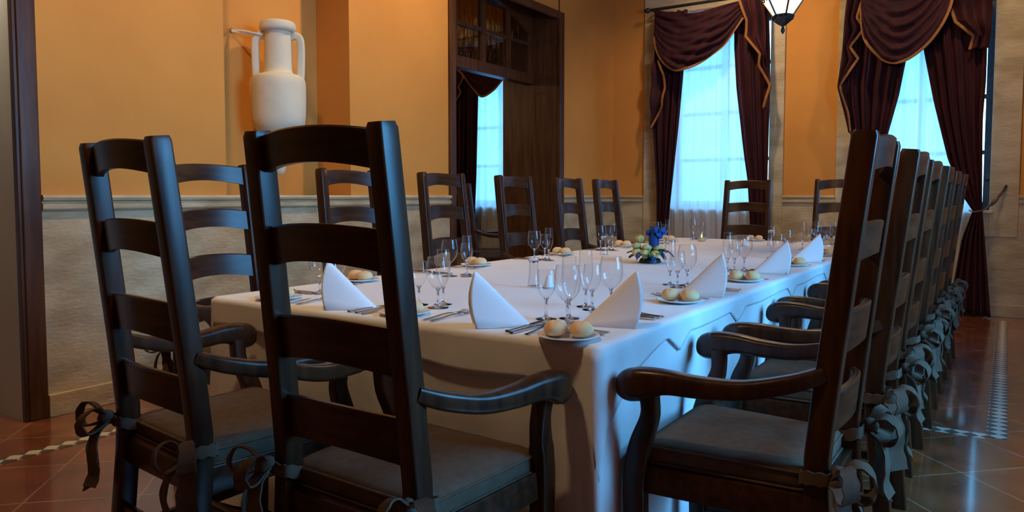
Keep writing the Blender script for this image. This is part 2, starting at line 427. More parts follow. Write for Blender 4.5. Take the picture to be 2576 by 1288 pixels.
for z0, z1 in ((.25, 2.25), (2.38, 2.93)):
    box(bm, XW - .31, XW - .285, 6.844, 6.851, z0, z1); box(bm, XW - .055, XW - .03, 6.844, 6.851, z0, z1)
    box(bm, XW - .285, XW - .055, 6.844, 6.851, z0, z0 + .025); box(bm, XW - .285, XW - .055, 6.844, 6.851, z1 - .025, z1)
dpart('jamb_moulding', bm)
# transom
XT = XW - .36
bm = bmesh.new(); rings_lo = []; 
ys_ = [5.07 + (6.85 - 5.07) * k / 24 for k in range(25)]
rr = [[(XT - .03, y, min(arch_z(y), 3.18)), (XT + .03, y, min(arch_z(y), 3.18)), (XT + .03, y, 3.189), (XT - .03, y, 3.189)] for y in ys_]
ring_loft(bm, rr)
rr = [[(XT - .02, y, arch_z(y) - .05), (XT + .045, y, arch_z(y) - .05), (XT + .045, y, min(arch_z(y) + .01, 3.188)), (XT - .02, y, min(arch_z(y) + .01, 3.188))] for y in ys_]
ring_loft(bm, rr)
tr = dpart('transom_arch', bm, smooth=False)
dpart('transom_bar', bx(XT - .05, XT + .06, 5.07, 6.85, 2.33, 2.44), bevel=.006)
bm = bmesh.new()
cols = [5.07 + .02, 5.07 + 1.78 / 4, 5.07 + 1.78 / 2, 5.07 + 1.78 * .75, 6.85 - .02]
for k in (0, 1, 2, 3, 4):
    y = cols[k]; w_ = .03 if k == 2 else .018
    if k in (0, 4): w_ = .022
    box(bm, XT - .02, XT + .035, y - w_, y + w_, 2.44, arch_z(y) - .03)
for k in range(4): box(bm, XT - .015, XT + .03, cols[k] + .018, cols[k + 1] - .018, 2.74, 2.775)
dpart('transom_muntins', bm, smooth=False)
bm = bmesh.new(); rr = [[(XT - .004, y, 2.44), (XT + .004, y, 2.44), (XT + .004, y, arch_z(y) - .03), (XT - .004, y, arch_z(y) - .03)] for y in ys_]
ring_loft(bm, rr); 
TRANS = glass_mat('rippled_transom_glass', (.62, .55, .42), 1.5, 1.6)
tn = TRANS.node_tree; nz = tn.nodes.new('ShaderNodeTexNoise'); nz.inputs['Scale'].default_value = 5; bpn = tn.nodes.new('ShaderNodeBump'); bpn.inputs['Strength'].default_value = .6; bpn.inputs['Distance'].default_value = .05
mpn = tn.nodes.new('ShaderNodeMapping'); mpn.inputs['Scale'].default_value = (1, 3.2, .5); tcn = tn.nodes.new('ShaderNodeTexCoord')
tn.links.new(tcn.outputs['Object'], mpn.inputs[0]); tn.links.new(mpn.outputs[0], nz.inputs[0]); tn.links.new(nz.outputs[0], bpn.inputs['Height'])
for n_ in tn.nodes:
    if n_.type in ('BSDF_GLOSSY', 'LAYER_WEIGHT'): tn.links.new(bpn.outputs[0], n_.inputs['Normal'])
dpart('transom_glass', bm, TRANS)

# door 1 (far left, only its right casing and jamb show)
d1 = empty('door_1', (XW, 1.0, 0)); d1['kind'] = 'structure'
def d1part(name, bm, **k):
    o = obj(name, bm, DOORWOOD, d1, **k); o.matrix_parent_inverse = Matrix.Translation((-XW, -1.0, 0)); return o
bm = bmesh.new(); box(bm, XW + .001, XW + .03, 1.645, 1.734, 0, 2.85); box(bm, XW + .001, XW + .03, .22, .32, 0, 2.85); box(bm, XW + .001, XW + .03, .32, 1.645, 2.75, 2.85)
d1part('door_casing', bm, bevel=.008)
bm = bmesh.new(); box(bm, XW - .02, XW + .02, 1.63, 1.659, 0, 2.74); box(bm, XW - TH, XW, .301, .33, 0, 2.74)
d1part('door_jamb', bm, bevel=.004)
trim(bx(XW - TH - .02, XW - .021, 1.634, 1.659, 0, 2.74), PLASTER_W)
DOWN = emit('added_light_lens', (1, .85, .6), 4)  # unseen lamp added in the door head to brighten the upper jamb
d_ = empty('added_downlight', (-4.3, 1.42, 2.749)); tag(d_, 'added unseen downlight in the head of the far left doorway', 'downlight', 'added downlights')
bm = bmesh.new(); lathe(bm, [(.03, -.001), (.04, -.004), (.04, -.008), (.028, -.008), (.025, -.001)], 24, cap=False); obj('rim', bm, STEEL, d_)
bm = bmesh.new(); lathe(bm, [(.001, -.003), (.026, -.003)], 20, cap=False); obj('lens', bm, DOWN, d_)
l = bpy.data.lights.new('downlight', 'SPOT'); l.energy = 26; l.color = (1, .93, .72); l.spot_size = math.radians(70); l.spot_blend = 1; l.shadow_soft_size = .03
lo = bpy.data.objects.new('added_light_beam', l); COL.objects.link(lo); lo.parent = d_; lo.location = (0, 0, -.02); lo.rotation_euler = (math.radians(22), 0, 0)

# ------------------------------------------------------------------ curtains
def fold_panel(name, left, right, z0, z1, y, folds, amp, m, parent=None, nu=90, nv=46, t=.005, seed=0, pinch=None, off=None):
    rnd = random.Random(seed); ph = [rnd.uniform(0, 6.28) for _ in range(4)]
    bm = bmesh.new()
    def fn(u, v):
        z = z1 + (z0 - z1) * v
        a, b_ = lerp_list(left, z), lerp_list(right, z)
        w = max(b_ - a, .01)
        uu = u + .02 * math.sin(6.28 * u * 1.5 + ph[2] + v * 2)
        A = amp * (0.75 + .25 * math.sin(3 * u * PI + ph[0]))
        if pinch: A *= max(.35, min(1, abs(z - pinch) / .35 + .35))
        yy = A * math.sin(2 * PI * folds * uu + ph[1] + .5 * math.sin(v * 3 + ph[3])) + A * .35 * math.sin(2 * PI * folds * 2.3 * uu + ph[0])
        return (a + w * u, y + yy, z)
    grid(bm, fn, nu, nv)
    o = obj(name, bm, m, parent, angle=180)
    solid(o, t); return o
def zl(pts): return sorted([(z, x) for x, z in pts])
def ribbon(bm, pts, y, w, t=.006, dy=0):
    P = cr([(x, y - dy, z) for x, z in pts], 6)
    sweep(bm, P, (w / 2, t / 2), upv=(0, 1, 0), r=t * .4, seg=2)
def swag(name, top, bot, y, bulge, m, parent, folds=5, nu=60, nv=36, seed=0):
    T = cr(top, 8); B = cr(bot, 8)
    def at(Lc, u):
        f = u * (len(Lc) - 1); i = min(int(f), len(Lc) - 2); f -= i
        return Lc[i][0] + (Lc[i + 1][0] - Lc[i][0]) * f, Lc[i][1] + (Lc[i + 1][1] - Lc[i][1]) * f
    bm = bmesh.new()
    def fn(u, v):
        tx, tz = at(T, u); bx_, bz = at(B, u)
        s = math.sin(PI * min(max(u, 0), 1)) ** .6
        yy = y - bulge * s * (.5 + .5 * v) - .026 * s * (.65 + .5 * math.sin(6 * u + 4 * v + seed)) * math.sin(2 * PI * folds * (v * (.8 + .2 * v) + .14 * math.sin(u * 5 + seed)) + seed) - .009 * s * math.sin(2 * PI * folds * 1.7 * v + 9 * u)
        return (tx + (bx_ - tx) * v, yy, tz + (bz - tz) * v)
    grid(bm, fn, nu, nv)
    o = obj(name, bm, m, parent, angle=180); solid(o, .005)
    bm = bmesh.new(); P = [fn(k / 50, 1.0) for k in range(51)]
    P = [(p[0], p[1] - .006, p[2]) for p in P]
    sweep(bm, P, (.013, .004), upv=(0, 1, 0), r=.002, seg=2)
    obj('gold_trim', bm, GOLD, o, angle=180)
    return o
def jabot(name, trim_pts, inner, y, m, parent, folds=3, seed=0, side=1):
    """cascade: fabric between a zigzag trimmed edge and the outer/inner line (z->x)"""
    zt = sorted([(z, x) for x, z in trim_pts]); z0, z1 = zt[0][0], zt[-1][0]
    bm = bmesh.new()
    def fn(u, v):
        z = z0 + (z1 - z0) * v
        a = lerp_list(zt, z); b_ = lerp_list(inner, z)
        return (a + (b_ - a) * u, y - .035 * math.sin(PI * 2 * folds * u + seed) - .02 * math.sin(v * 14 + seed), z)
    grid(bm, fn, 30, 50)
    o = obj(name, bm, m, parent, angle=180); solid(o, .005)
    bm = bmesh.new(); P = [fn(0, k / 60) for k in range(61)]; P = [(p[0], p[1] - .008, p[2]) for p in P]
    sweep(bm, P, (.013, .004), upv=(0, 1, 0), r=.002, seg=2)
    obj('gold_trim', bm, GOLD, o, angle=180)
    return o
def rod(name, x0, x1, y, z, label, zr=None):
    r_ = empty(name, ((x0 + x1) / 2, y, z)); bm = bmesh.new()
    c = (x0 + x1) / 2; h = (x1 - x0) / 2
    tube(bm, [(-h, 0, 0), (h, 0, 0)], .017, 12); obj('pole', bm, IRON, r_)
    for s in (-1, 1):
        bm = bmesh.new(); lathe(bm, [(.004, -.045), (.02, -.03), (.03, 0), (.02, .03), (.004, .045)], 14)
        bmesh.ops.rotate(bm, verts=bm.verts[:], cent=(0, 0, 0), matrix=Matrix.Rotation(PI / 2, 3, 'Y'))
        bmesh.ops.translate(bm, verts=bm.verts[:], vec=(s * h, 0, 0)); obj('finial', bm, IRON, r_)
        bm = bmesh.new(); box(bm, s * h * .93 - .008, s * h * .93 + .008, 0, YF - .03 - y, -.008, .008)
        obj('bracket', bm, IRON, r_)
    tag(r_, label, 'curtain rod', None); return r_
def curtain_set(label, x_off=0):
    r_ = empty('curtain', (0, 0, 0)); tag(r_, label, 'curtain', 'plum swagged curtains'); return r_
# --- left window of the dining room
c1 = curtain_set('plum swag curtain with gold trim on the left far window')
p1_in_L = [(-3.03, 3.2), (-3.07, 2.5), (-3.11, 1.99), (-3.176, 1.31), (-3.219, .88), (-3.235, .55)]
p1_out_L = [(-3.40, 3.2), (-3.41, 2.6), (-3.42, 1.9), (-3.37, 1.2), (-3.36, .55)]
fold_panel('curtain_panel', zl(p1_out_L), zl(p1_in_L), .55, 3.2, 8.02, 4, .035, VELVET, c1, seed=1)
p1_in_R = [(-2.51, 3.2), (-2.505, 2.72), (-2.476, 2.29), (-2.387, 1.6), (-2.339, 1.3), (-2.301, .83), (-2.29, .4)]
p1_out_R = [(-2.15, 3.2), (-2.12, 2.6), (-2.115, 2.2), (-2.12, 1.3), (-2.10, .9), (-2.09, .4)]
fold_panel('curtain_panel', zl(p1_in_R), zl(p1_out_R), .4, 3.2, 8.02, 4, .035, VELVET, c1, seed=2)
swag('swag', [(-3.392, 3.228), (-3.163, 3.165), (-2.931, 3.121), (-2.708, 3.146), (-2.513, 3.174), (-2.373, 3.196)],
     [(-3.398, 2.951), (-3.338, 2.742), (-3.226, 2.583), (-3.084, 2.508), (-2.945, 2.521), (-2.81, 2.578), (-2.678, 2.65), (-2.57, 2.733), (-2.465, 2.881), (-2.378, 3.017)],
     7.95, .10, VELVET, c1, 5, seed=1)
jabot('jabot', [(-2.415, 3.19), (-2.339, 2.97), (-2.349, 2.804), (-2.187, 2.599), (-2.202, 2.484), (-2.087, 2.267), (-2.144, 2.034)],
      zl([(-2.16, 3.19), (-2.13, 2.6), (-2.105, 2.3), (-2.13, 2.03)]), 7.93, VELVET, c1, 2, 1)
jabot('jabot', [(-3.34, 2.66), (-3.27, 2.50), (-3.256, 2.336), (-3.283, 2.14), (-3.35, 2.02), (-3.41, 1.889)], zl([(-3.40, 2.66), (-3.425, 2.34), (-3.425, 1.88)]), 7.96, VELVET, c1, 1, 2)
rod('curtain_rod', -3.50, -1.98, 7.99, 3.245, 'black iron curtain rod above the left far window')
s1 = fold_panel('sheer_curtain', [(0, -3.27)], [(0, -2.22)], .03, 3.2, 8.085, 8, .022, SHEER, None, nu=140, nv=10, t=.0012, seed=4)
tag(s1, 'white sheer curtain glowing blue in the left far window', 'sheer curtain', 'sheer curtains')
# --- right window
c2 = curtain_set('plum swag curtain with rope tieback on the right far window')
p2_out_L = [(-1.34, 3.2), (-1.389, 2.476), (-1.41, 2.196), (-1.317, 1.745), (-1.25, 1.289), (-1.26, .5)]
p2_in_L = [(-.80, 3.2), (-.844, 2.42), (-.896, 2.086), (-.979, 1.729), (-1.073, 1.287), (-1.137, 1.014), (-1.14, .5)]
fold_panel('curtain_panel', zl(p2_out_L), zl(p2_in_L), .5, 3.2, 8.0, 5, .045, VELVET, c2, seed=5)
p2_in_R = [(-.80, 3.2), (-.696, 2.479), (-.601, 1.989), (-.473, 1.465), (-.352, 1.131), (-.262, .985), (-.34, .725), (-.431, .012)]
p2_out_R = [(-.20, 3.2), (-.196, 2.176), (-.21, 1.819), (-.194, 1.095), (-.188, .985), (-.149, .585), (-.096, .012)]
fold_panel('curtain_panel', zl(p2_in_R), zl(p2_out_R), .012, 3.2, 8.0, 5, .045, VELVET, c2, seed=6, pinch=.985)
swag('swag', [(-1.25, 3.2), (-1.1, 3.15), (-.9, 3.1), (-.7, 3.12), (-.45, 3.2)],
     [(-1.235, 2.95), (-1.215, 2.72), (-1.158, 2.568), (-1.032, 2.42), (-.91, 2.37), (-.777, 2.413), (-.617, 2.563), (-.501, 2.786), (-.45, 3.05)],
     7.92, .11, VELVET, c2, 6, seed=2)
jabot('jabot', [(-1.189, 3.18), (-1.272, 2.851), (-1.205, 2.746), (-1.337, 2.587), (-1.255, 2.462), (-1.42, 2.196), (-1.337, 1.942), (-1.31, 1.744)],
      zl([(-1.36, 3.18), (-1.41, 2.476), (-1.43, 2.19), (-1.36, 1.9), (-1.32, 1.74)]), 7.93, VELVET, c2, 2, 3)
jabot('jabot', [(-.505, 3.18), (-.505, 2.895), (-.445, 2.706), (-.301, 2.562), (-.329, 2.447)],
      zl([(-.17, 3.18), (-.17, 2.6), (-.2, 2.3)]), 7.90, VELVET, c2, 2, 4)
rod('curtain_rod', -1.48, .05, 7.99, 3.245, 'black iron curtain rod above the right far window')
s2 = fold_panel('sheer_curtain', [(0, -1.30)], [(0, -.21)], .03, 3.2, 8.085, 8, .022, SHEER, None, nu=140, nv=10, t=.0012, seed=5)
tag(s2, 'white sheer curtain glowing blue in the right far window', 'sheer curtain', 'sheer curtains')
bm = bmesh.new()
tube(bm, cr([(-.29, 7.99, .99), (-.26, 7.935, .975), (-.2, 7.93, .985), (-.165, 7.985, 1.0), (-.104, 8.05, 1.077), (-.05, 8.1, 1.15), (-.022, 8.12, 1.205), (-.012, 8.13, 1.21), (-.02, 8.125, 1.18), (-.07, 8.08, 1.10), (-.12, 8.04, 1.04), (-.17, 7.985, .995)], 5), .0065, 8)
tube(bm, cr([(-.125, 8.03, 1.035), (-.10, 8.02, 1.07), (-.075, 8.03, 1.10)], 4), [.012, .016, .016, .02, .02, .02, .016, .016, .012], 8)
tb = obj('tieback_cord', bm, ROPE, c2)
bm = bmesh.new(); tube(bm, [(-.02, 8.141, 1.2), (-.02, 8.11, 1.2), (-.012, 8.10, 1.22)], .006, 8); h_ = obj('wall_hook', bm, IRON, c2)
bm = bmesh.new(); lathe(bm, [(.004, 0), (.018, .004), (.02, .015), (.008, .022), (.003, .024)], 16)
bmesh.ops.rotate(bm, verts=bm.verts[:], cent=(0, 0, 0), matrix=Matrix.Rotation(PI / 2, 3, 'X'))
kn = obj('tieback_stud', bm, IRON, None); kn.location = (-.165, YF - .029, 1.27); tag(kn, 'small black stud on the stone beside the right window', 'stud')
# --- window of the next room
c3 = curtain_set('plum swag curtain with rust trim seen through the wooden doorway')
fold_panel('curtain_panel', [(0, -6.42)], zl([(-5.90, 3.0), (-5.916, 2.49), (-5.953, 1.404), (-6.0, .6)]), .5, 3.1, 8.0, 5, .04, VELVET, c3, seed=8)
fold_panel('curtain_panel', zl([(-5.62, 3.1), (-5.5, 2.6), (-5.42, 2.2), (-5.36, 1.0), (-5.34, .5)]), [(0, -5.1)], .5, 3.1, 8.0, 4, .04, VELVET, c3, seed=9)
swag('swag', [(-6.4, 3.15), (-6.0, 3.1), (-5.7, 3.08), (-5.1, 3.15)], [(-6.4, 2.95), (-6.15, 2.80), (-5.949, 2.58), (-5.80, 2.44), (-5.688, 2.42), (-5.56, 2.48), (-5.446, 2.60), (-5.25, 2.8), (-5.1, 2.95)], 7.93, .1, VELVET, c3, 5, seed=3)
jabot('jabot', [(-6.1, 2.9), (-6.116, 2.70), (-6.232, 2.60), (-6.151, 2.509), (-6.289, 2.385)], zl([(-6.44, 2.9), (-6.44, 2.38)]), 7.9, VELVET, c3, 2, 5)
s3 = fold_panel('sheer_curtain', [(0, -6.3)], [(0, -5.3)], .03, 3.2, 8.085, 7, .022, SHEER, None, nu=140, nv=10, t=.0012, seed=6)
tag(s3, 'white sheer curtain glowing blue beyond the wooden doorway', 'sheer curtain', 'sheer curtains')
rod('curtain_rod', -6.6, -5.05, 7.99, 3.245, 'black iron curtain rod in the room beyond the doorway')

# ------------------------------------------------------------------ amphora in the niche
am = empty('amphora', (-4.13, 3.30, RAIL + .004)); AZ = 1.264 - (RAIL + .004)
tag(am, 'tall white two-handled clay amphora hung in the wall niche', 'amphora')
prof = [(0, 0), (.02, .004), (.034, .03), (.04, .07), (.05, .12), (.085, .20), (.125, .27), (.158, .32), (.172, .37), (.177, .45), (.179, .58), (.176, .625), (.165, .655), (.138, .672), (.108, .680),
        (.094, .70), (.092, .76), (.090, .88), (.087, .955), (.105, .962), (.118, .975), (.12, .995), (.114, 1.02), (.10, 1.03), (.082, 1.028), (.078, 1.01), (.072, .9)]
bm = bmesh.new(); lathe(bm, [(max(r, .001), z + AZ) for r, z in cr(prof, 3)], 40, cap=False)
obj('body', bm, CERAMIC, am, angle=60)
ax = math.radians(34 + 8)
for s in (-1, 1):
    bm = bmesh.new()
    pts = cr([(.07, .925), (.11, .94), (.142, .92), (.150, .86), (.149, .76), (.147, .68), (.142, .64)], 5)
    sweep(bm, [(s * r * math.cos(ax), s * r * math.sin(ax), z + AZ) for r, z in pts], (.026, .017), upv=(-math.sin(ax), math.cos(ax), 0), r=.015, seg=4)
    obj('handle', bm, CERAMIC, am)
bk = empty('wall_bracket', (-4.364, 3.3, 2.2)); tag(bk, 'thin pale bracket holding the amphora neck to the wall', 'bracket')
bm = bmesh.new(); NZ = 1.264 + .955 - 2.2
def arc(rad, a0, a1, z, n=12): return [(.234 + rad * math.cos(math.radians(a0 + (a1 - a0) * k / n)), rad * math.sin(math.radians(a0 + (a1 - a0) * k / n)), z) for k in range(n + 1)]
tube(bm, [(0.0, -.20, .03), (.10, -.16, .02)] + arc(.096, 235, 60, NZ - .02, 18), .007, 8)
tube(bm, [(0.0, -.20, .03), (.05, -.23, .035), (.02, -.205, .02), (.12, -.12, .005)], .006, 8)
obj('clamp_ring', bm, CERAMIC, bk); bm = bmesh.new(); box(bm, -.004, .004, -.212, -.190, .015, .045); obj('wall_plate', bm, PLASTER, bk)

# ------------------------------------------------------------------ lanterns
def lantern(x, y, label, power):
    ZL = 2.17
    L_ = empty('pendant_lantern', (x, y, ZL)); tag(L_, label, 'lantern')
    bm = bmesh.new()
    lathe(bm, cr([(.002, 0), (.010, .012), (.013, .026), (.008, .04), (.007, .052)], 4), 16); obj('finial', bm, IRON, L_)
    bm = bmesh.new(); hexp = lambda r, z, a=0: [(r * math.cos(PI / 3 * k + a), r * math.sin(PI / 3 * k + a), z) for k in range(6)]
    ring_loft(bm, [hexp(.010, .05), hexp(.03, .062), hexp(.058, .085), hexp(.066, .088), hexp(.066, .098)]); obj('cap', bm, IRON, L_, smooth=False)
    # pierced gallery: hexagonal band with slots (posts between two rails)
    bm = bmesh.new()
    for z0, z1 in ((.098, .103), (.114, .121)): ring_loft(bm, [hexp(.067, z0), hexp(.067, z1)])
    for k in range(6):
        a = Vector(hexp(.0665, 0)[k]); b_ = Vector(hexp(.0665, 0)[(k + 1) % 6])
        for q in (0, .2, .27, .5, .73, .8, 1.0):
            p = a + (b_ - a) * q; tube(bm, [(p.x, p.y, .10), (p.x, p.y, .117)], .0042, 5)
    obj('gallery', bm, IRON, L_, smooth=False)
    R0, R1, H0, H1, H2 = .064, .185, .118, .30, .37
    for k in range(6):
        a0 = PI / 3 * k; a1 = PI / 3 * (k + 1)
        bm = bmesh.new()
        tube(bm, [(R0 * math.cos(a0), R0 * math.sin(a0), H0), (R1 * math.cos(a0), R1 * math.sin(a0), H1), (R1 * .8 * math.cos(a0), R1 * .8 * math.sin(a0), H2 + .18)], .006, 6)
        obj('rib', bm, IRON, L_)
        # pane
        bm = bmesh.new(); rr = []
        r0, r1 = R0 * .97, R1 * .97
        ring = [(r0, H0 + .004), (r1, H1), (r1 * .8, H2 + .17)]
        V = [[bm.verts.new((r * math.cos(a), r * math.sin(a), z)) for a in (a0, a1)] for r, z in ring]
        for u_ in range(2): bm.faces.new((V[u_][0], V[u_][1], V[u_ + 1][1], V[u_ + 1][0]))
        o = obj('glass_panel', bm, LAMPGLASS, L_, smooth=False); solid(o, .003, -1)
        # scroll
        bm = bmesh.new(); am_ = (a0 + a1) / 2
        t = .62; r = (R0 + (R1 - R0) * t) * math.cos(PI / 6) + .003; z = H0 + (H1 - H0) * t
        tang = Vector((-math.sin(am_), math.cos(am_), 0)); up_ = Vector((math.cos(am_) * (R1 - R0) * .866, math.sin(am_) * (R1 - R0) * .866, H1 - H0)).normalized()
        c = Vector((r * math.cos(am_), r * math.sin(am_), z))
        for s in (-1, 1):
            P = []
            for q in range(26):
                th = q / 25 * 3.4 * PI; rad = .032 * (1 - q / 34)
                P.append(c + tang * (s * (.030 - rad * math.cos(th) * .9)) + up_ * (rad * math.sin(th)))
            tube(bm, P, .0042, 6)
        obj('scroll', bm, IRON, L_)
    bm = bmesh.new(); ring_loft(bm, [hexp(R1 * .82, H2 + .17), hexp(R1 * .9, H2 + .18), hexp(R1 * .5, H2 + .25), hexp(.03, H2 + .31), hexp(.012, H2 + .36)]); obj('roof', bm, IRON, L_, smooth=False)
    bm = bmesh.new(); n = int((HC - ZL - H2 - .36) / .04)
    for k in range(n + 1):
        z = H2 + .36 + k * .04
        P = [(.01 * math.cos(t_), 0, .024 * math.sin(t_)) for t_ in [2 * PI * q / 10 for q in range(11)]]
        if k % 2: P = [(0, p[0], p[2]) for p in P]
        tube(bm, [(p[0], p[1], p[2] + z) for p in P], .003, 5)
    obj('chain', bm, IRON, L_)
    l = bpy.data.lights.new('lantern_bulb', 'POINT'); l.energy = power; l.color = (1, .68, .36); l.shadow_soft_size = .07
    lo = bpy.data.objects.new('lantern_bulb', l); COL.objects.link(lo); lo.parent = L_; lo.location = (0, 0, .36)
    return L_
lantern(-1.245, 5.0, 'black iron hexagonal lantern lit warm, hanging before the far wall', 70)
lantern(-1.245, .95, 'black iron hexagonal lantern above the near end of the table', 100)
lantern(-6.7, 5.0, 'black iron hexagonal lantern added unseen in the room beyond the doorway', 90)  # added out of view to light the curtains of the next room
lantern(-4.85, 1.05, 'black iron lantern added unseen in the pale passage at far left', 5).location.z = 2.75  # added out of view so the pale strip brightens towards the top

# unseen warm downlights, added to brighten the walls
DOWN = emit('added_light_lens', (1, .85, .6), 4)
for _x, _y, _p, _l in ((-2.9, 1.9, 36, 'over the left end of the orange wall'), (-2.9, 4.3, 40, 'over the orange wall beside the doorway'),
                       (-2.3, 6.9, 34, 'before the far wall between its windows'), (-.3, 6.9, 20, 'before the right far window')):
    d_ = empty('added_downlight', (_x, _y, HC)); tag(d_, 'added unseen downlight %s' % _l, 'downlight', 'added downlights')
    bm = bmesh.new(); lathe(bm, [(.055, -.001), (.07, -.004), (.07, -.008), (.052, -.008), (.045, -.001)], 24, cap=False); obj('rim', bm, STEEL, d_)
    bm = bmesh.new(); lathe(bm, [(.001, -.003), (.046, -.003)], 20, cap=False); obj('lens', bm, DOWN, d_)
    l = bpy.data.lights.new('downlight', 'SPOT'); l.energy = _p * 2; l.color = (1, .72, .42); l.spot_size = math.radians(125); l.spot_blend = 1; l.shadow_soft_size = .05
    lo = bpy.data.objects.new('added_light_beam', l); COL.objects.link(lo); lo.parent = d_; lo.location = (0, 0, -.03)
    tgt = Vector((-4.0, _y, 1.6)) if _x < -2.5 else Vector((_x, 8.1, 1.6))
    lo.rotation_euler = (tgt - Vector((_x, _y, HC))).to_track_quat('-Z', 'Y').to_euler()

# ------------------------------------------------------------------ table and linen
TX0, TX1, TY0, TY1, TZ = -2.37, -.815, 1.585, 6.12, .745
tb_ = empty('dining_table', ((TX0 + TX1) / 2, (TY0 + TY1) / 2, 0)); tag(tb_, 'long dining table wholly covered by white linen', 'table')
hx, hy = (TX1 - TX0) / 2, (TY1 - TY0) / 2
bm = bmesh.new(); box(bm, -hx, hx, -hy, hy, TZ - .03, TZ); obj('tabletop', bm, WOODH, tb_)
for sx in (-1, 1):
    for sy in (-1, 0, 1):
        bm = bmesh.new(); q = .035; box(bm, sx * (hx - .12) - q, sx * (hx - .12) + q, sy * (hy - .12) - q, sy * (hy - .12) + q, 0, TZ - .03); obj('leg', bm, WOOD, tb_)
def perimeter(x0, x1, y0, y1, step, rc):
    """closed list of (x, y, nx, ny, s, corner) counter-clockwise from (x0,y0) with rounded corners"""
    out = []; s = 0
    def side(ax, ay, bx_, by, nx, ny):
        nonlocal s
        L_ = math.hypot(bx_ - ax, by - ay); n = max(2, int(L_ / step))
        for k in range(n): out.append((ax + (bx_ - ax) * k / n, ay + (by - ay) * k / n, nx, ny, s + L_ * k / n, 0, min(k, n - k) / n * L_))
        s += L_
    def corner(cx, cy, a0):
        nonlocal s
        for k in range(7):
            a = math.radians(a0 + 90 * k / 7); out.append((cx + rc * math.cos(a), cy + rc * math.sin(a), math.cos(a), math.sin(a), s, 1 - abs(k - 3) / 4, 0)); s += rc * .22
    side(x0 + rc, y0, x1 - rc, y0, 0, -1); corner(x1 - rc, y0 + rc, -90)
    side(x1, y0 + rc, x1, y1 - rc, 1, 0); corner(x1 - rc, y1 - rc, 0)
    side(x1 - rc, y1, x0 + rc, y1, 0, 1); corner(x0 + rc, y1 - rc, 90)
    side(x0, y1 - rc, x0, y0 + rc, -1, 0); corner(x0 + rc, y0 + rc, 180)
    return out
def drape(name, top, hang, out0, amp, mat_, hem=None, step=.02, cornerk=.06, topbump=.0, seed=0, nlev=16):
    bm = bmesh.new(); rnd = random.Random(seed)
    per = perimeter(TX0 - out0, TX1 + out0, TY0 - out0, TY1 + out0, step, .03)
    f1, f2, f3 = [rnd.uniform(0, 6) for _ in range(3)]
    levels = [0.0] + [((k + 1) / nlev) ** 1.15 for k in range(nlev)]
    rings = []
    # top inner ring then edge rounding
    rings.append([bm.verts.new((p[0] - p[2] * .026, p[1] - p[3] * .026, top)) for p in per])
    rings.append([bm.verts.new((p[0] - p[2] * .012, p[1] - p[3] * .012, top)) for p in per])
    for lv in levels:
        R = []
        for (x, y, nx, ny, s, c, dist) in per:
            h = hem(x, y, nx, ny, s, c) if hem else hang
            z = top - .008 - (h - .008) * lv
            k = min(1, (top - z) / .5)
            fold = amp * k * (.5 * math.sin(s * 15 + f1) + .35 * math.sin(s * 27 + f2 + 2 * lv) + .3 * math.sin(s * 7 + f3) - .9) * .5
            # crossing wrinkles of the overlay
            cor = max(0, 1 - dist / .16)
            o_ = fold * (1 - cor) + cornerk * k * (cor if c == 0 else 1) * (.3 if c == 0 else c) + .001
            R.append(bm.verts.new((x + nx * o_, y + ny * o_, z)))
        rings.append(R)
    n = len(per)
    for a, b_ in zip(rings[:-1], rings[1:]):
        for i in range(n):
            j = (i + 1) % n; bm.faces.new((a[i], a[j], b_[j], b_[i]))
    bm.faces.new(rings[0])
    bmesh.ops.triangulate(bm, faces=[f for f in bm.faces if len(f.verts) > 4])
    o = obj(name, bm, mat_, None, angle=180)
    return o
uc = drape('tablecloth', TZ + .003, TZ - .012, .005, .045, CLOTH, cornerk=.035, seed=3)
tag(uc, 'white linen tablecloth hanging to the floor around the long table', 'tablecloth')
spikes = [2.10, 2.68, 3.5, 4.3, 5.1]
def hem(x, y, nx, ny, s, c):
    h = .10 + .012 * math.sin(s * 5) + .008 * math.sin(s * 13)
    if ny < -.5: h = .105 + .012 * math.sin(x * 9) + .02 * max(0, (x + 1.3))
    if nx > .5 or nx < -.5:
        d = min(abs(y - q) for q in spikes); h = .052 + .05 * max(0, 1 - d / .09) + .004 * math.sin(s * 9) + (.10 * max(0, 1 - (y - TY0) / .40) if nx > .5 else 0)
    h += .12 * c + (.07 * max(0, 1 - (abs(y - TY0) + abs(x - TX1)) / .22) if c == 0 else .07)
    return h
ov = drape('overlay_tablecloth', TZ + .010, .1, .009, .03, CLOTH, hem=hem, cornerk=.02, step=.015, seed=9, nlev=7)
solid(ov, .0025, 1)
tag(ov, 'white overlay cloth with pointed hanging corner atop the tablecloth', 'tablecloth')
# raised seam folds in the overlay (folded creases run across the table)
SURF = TZ + .0125

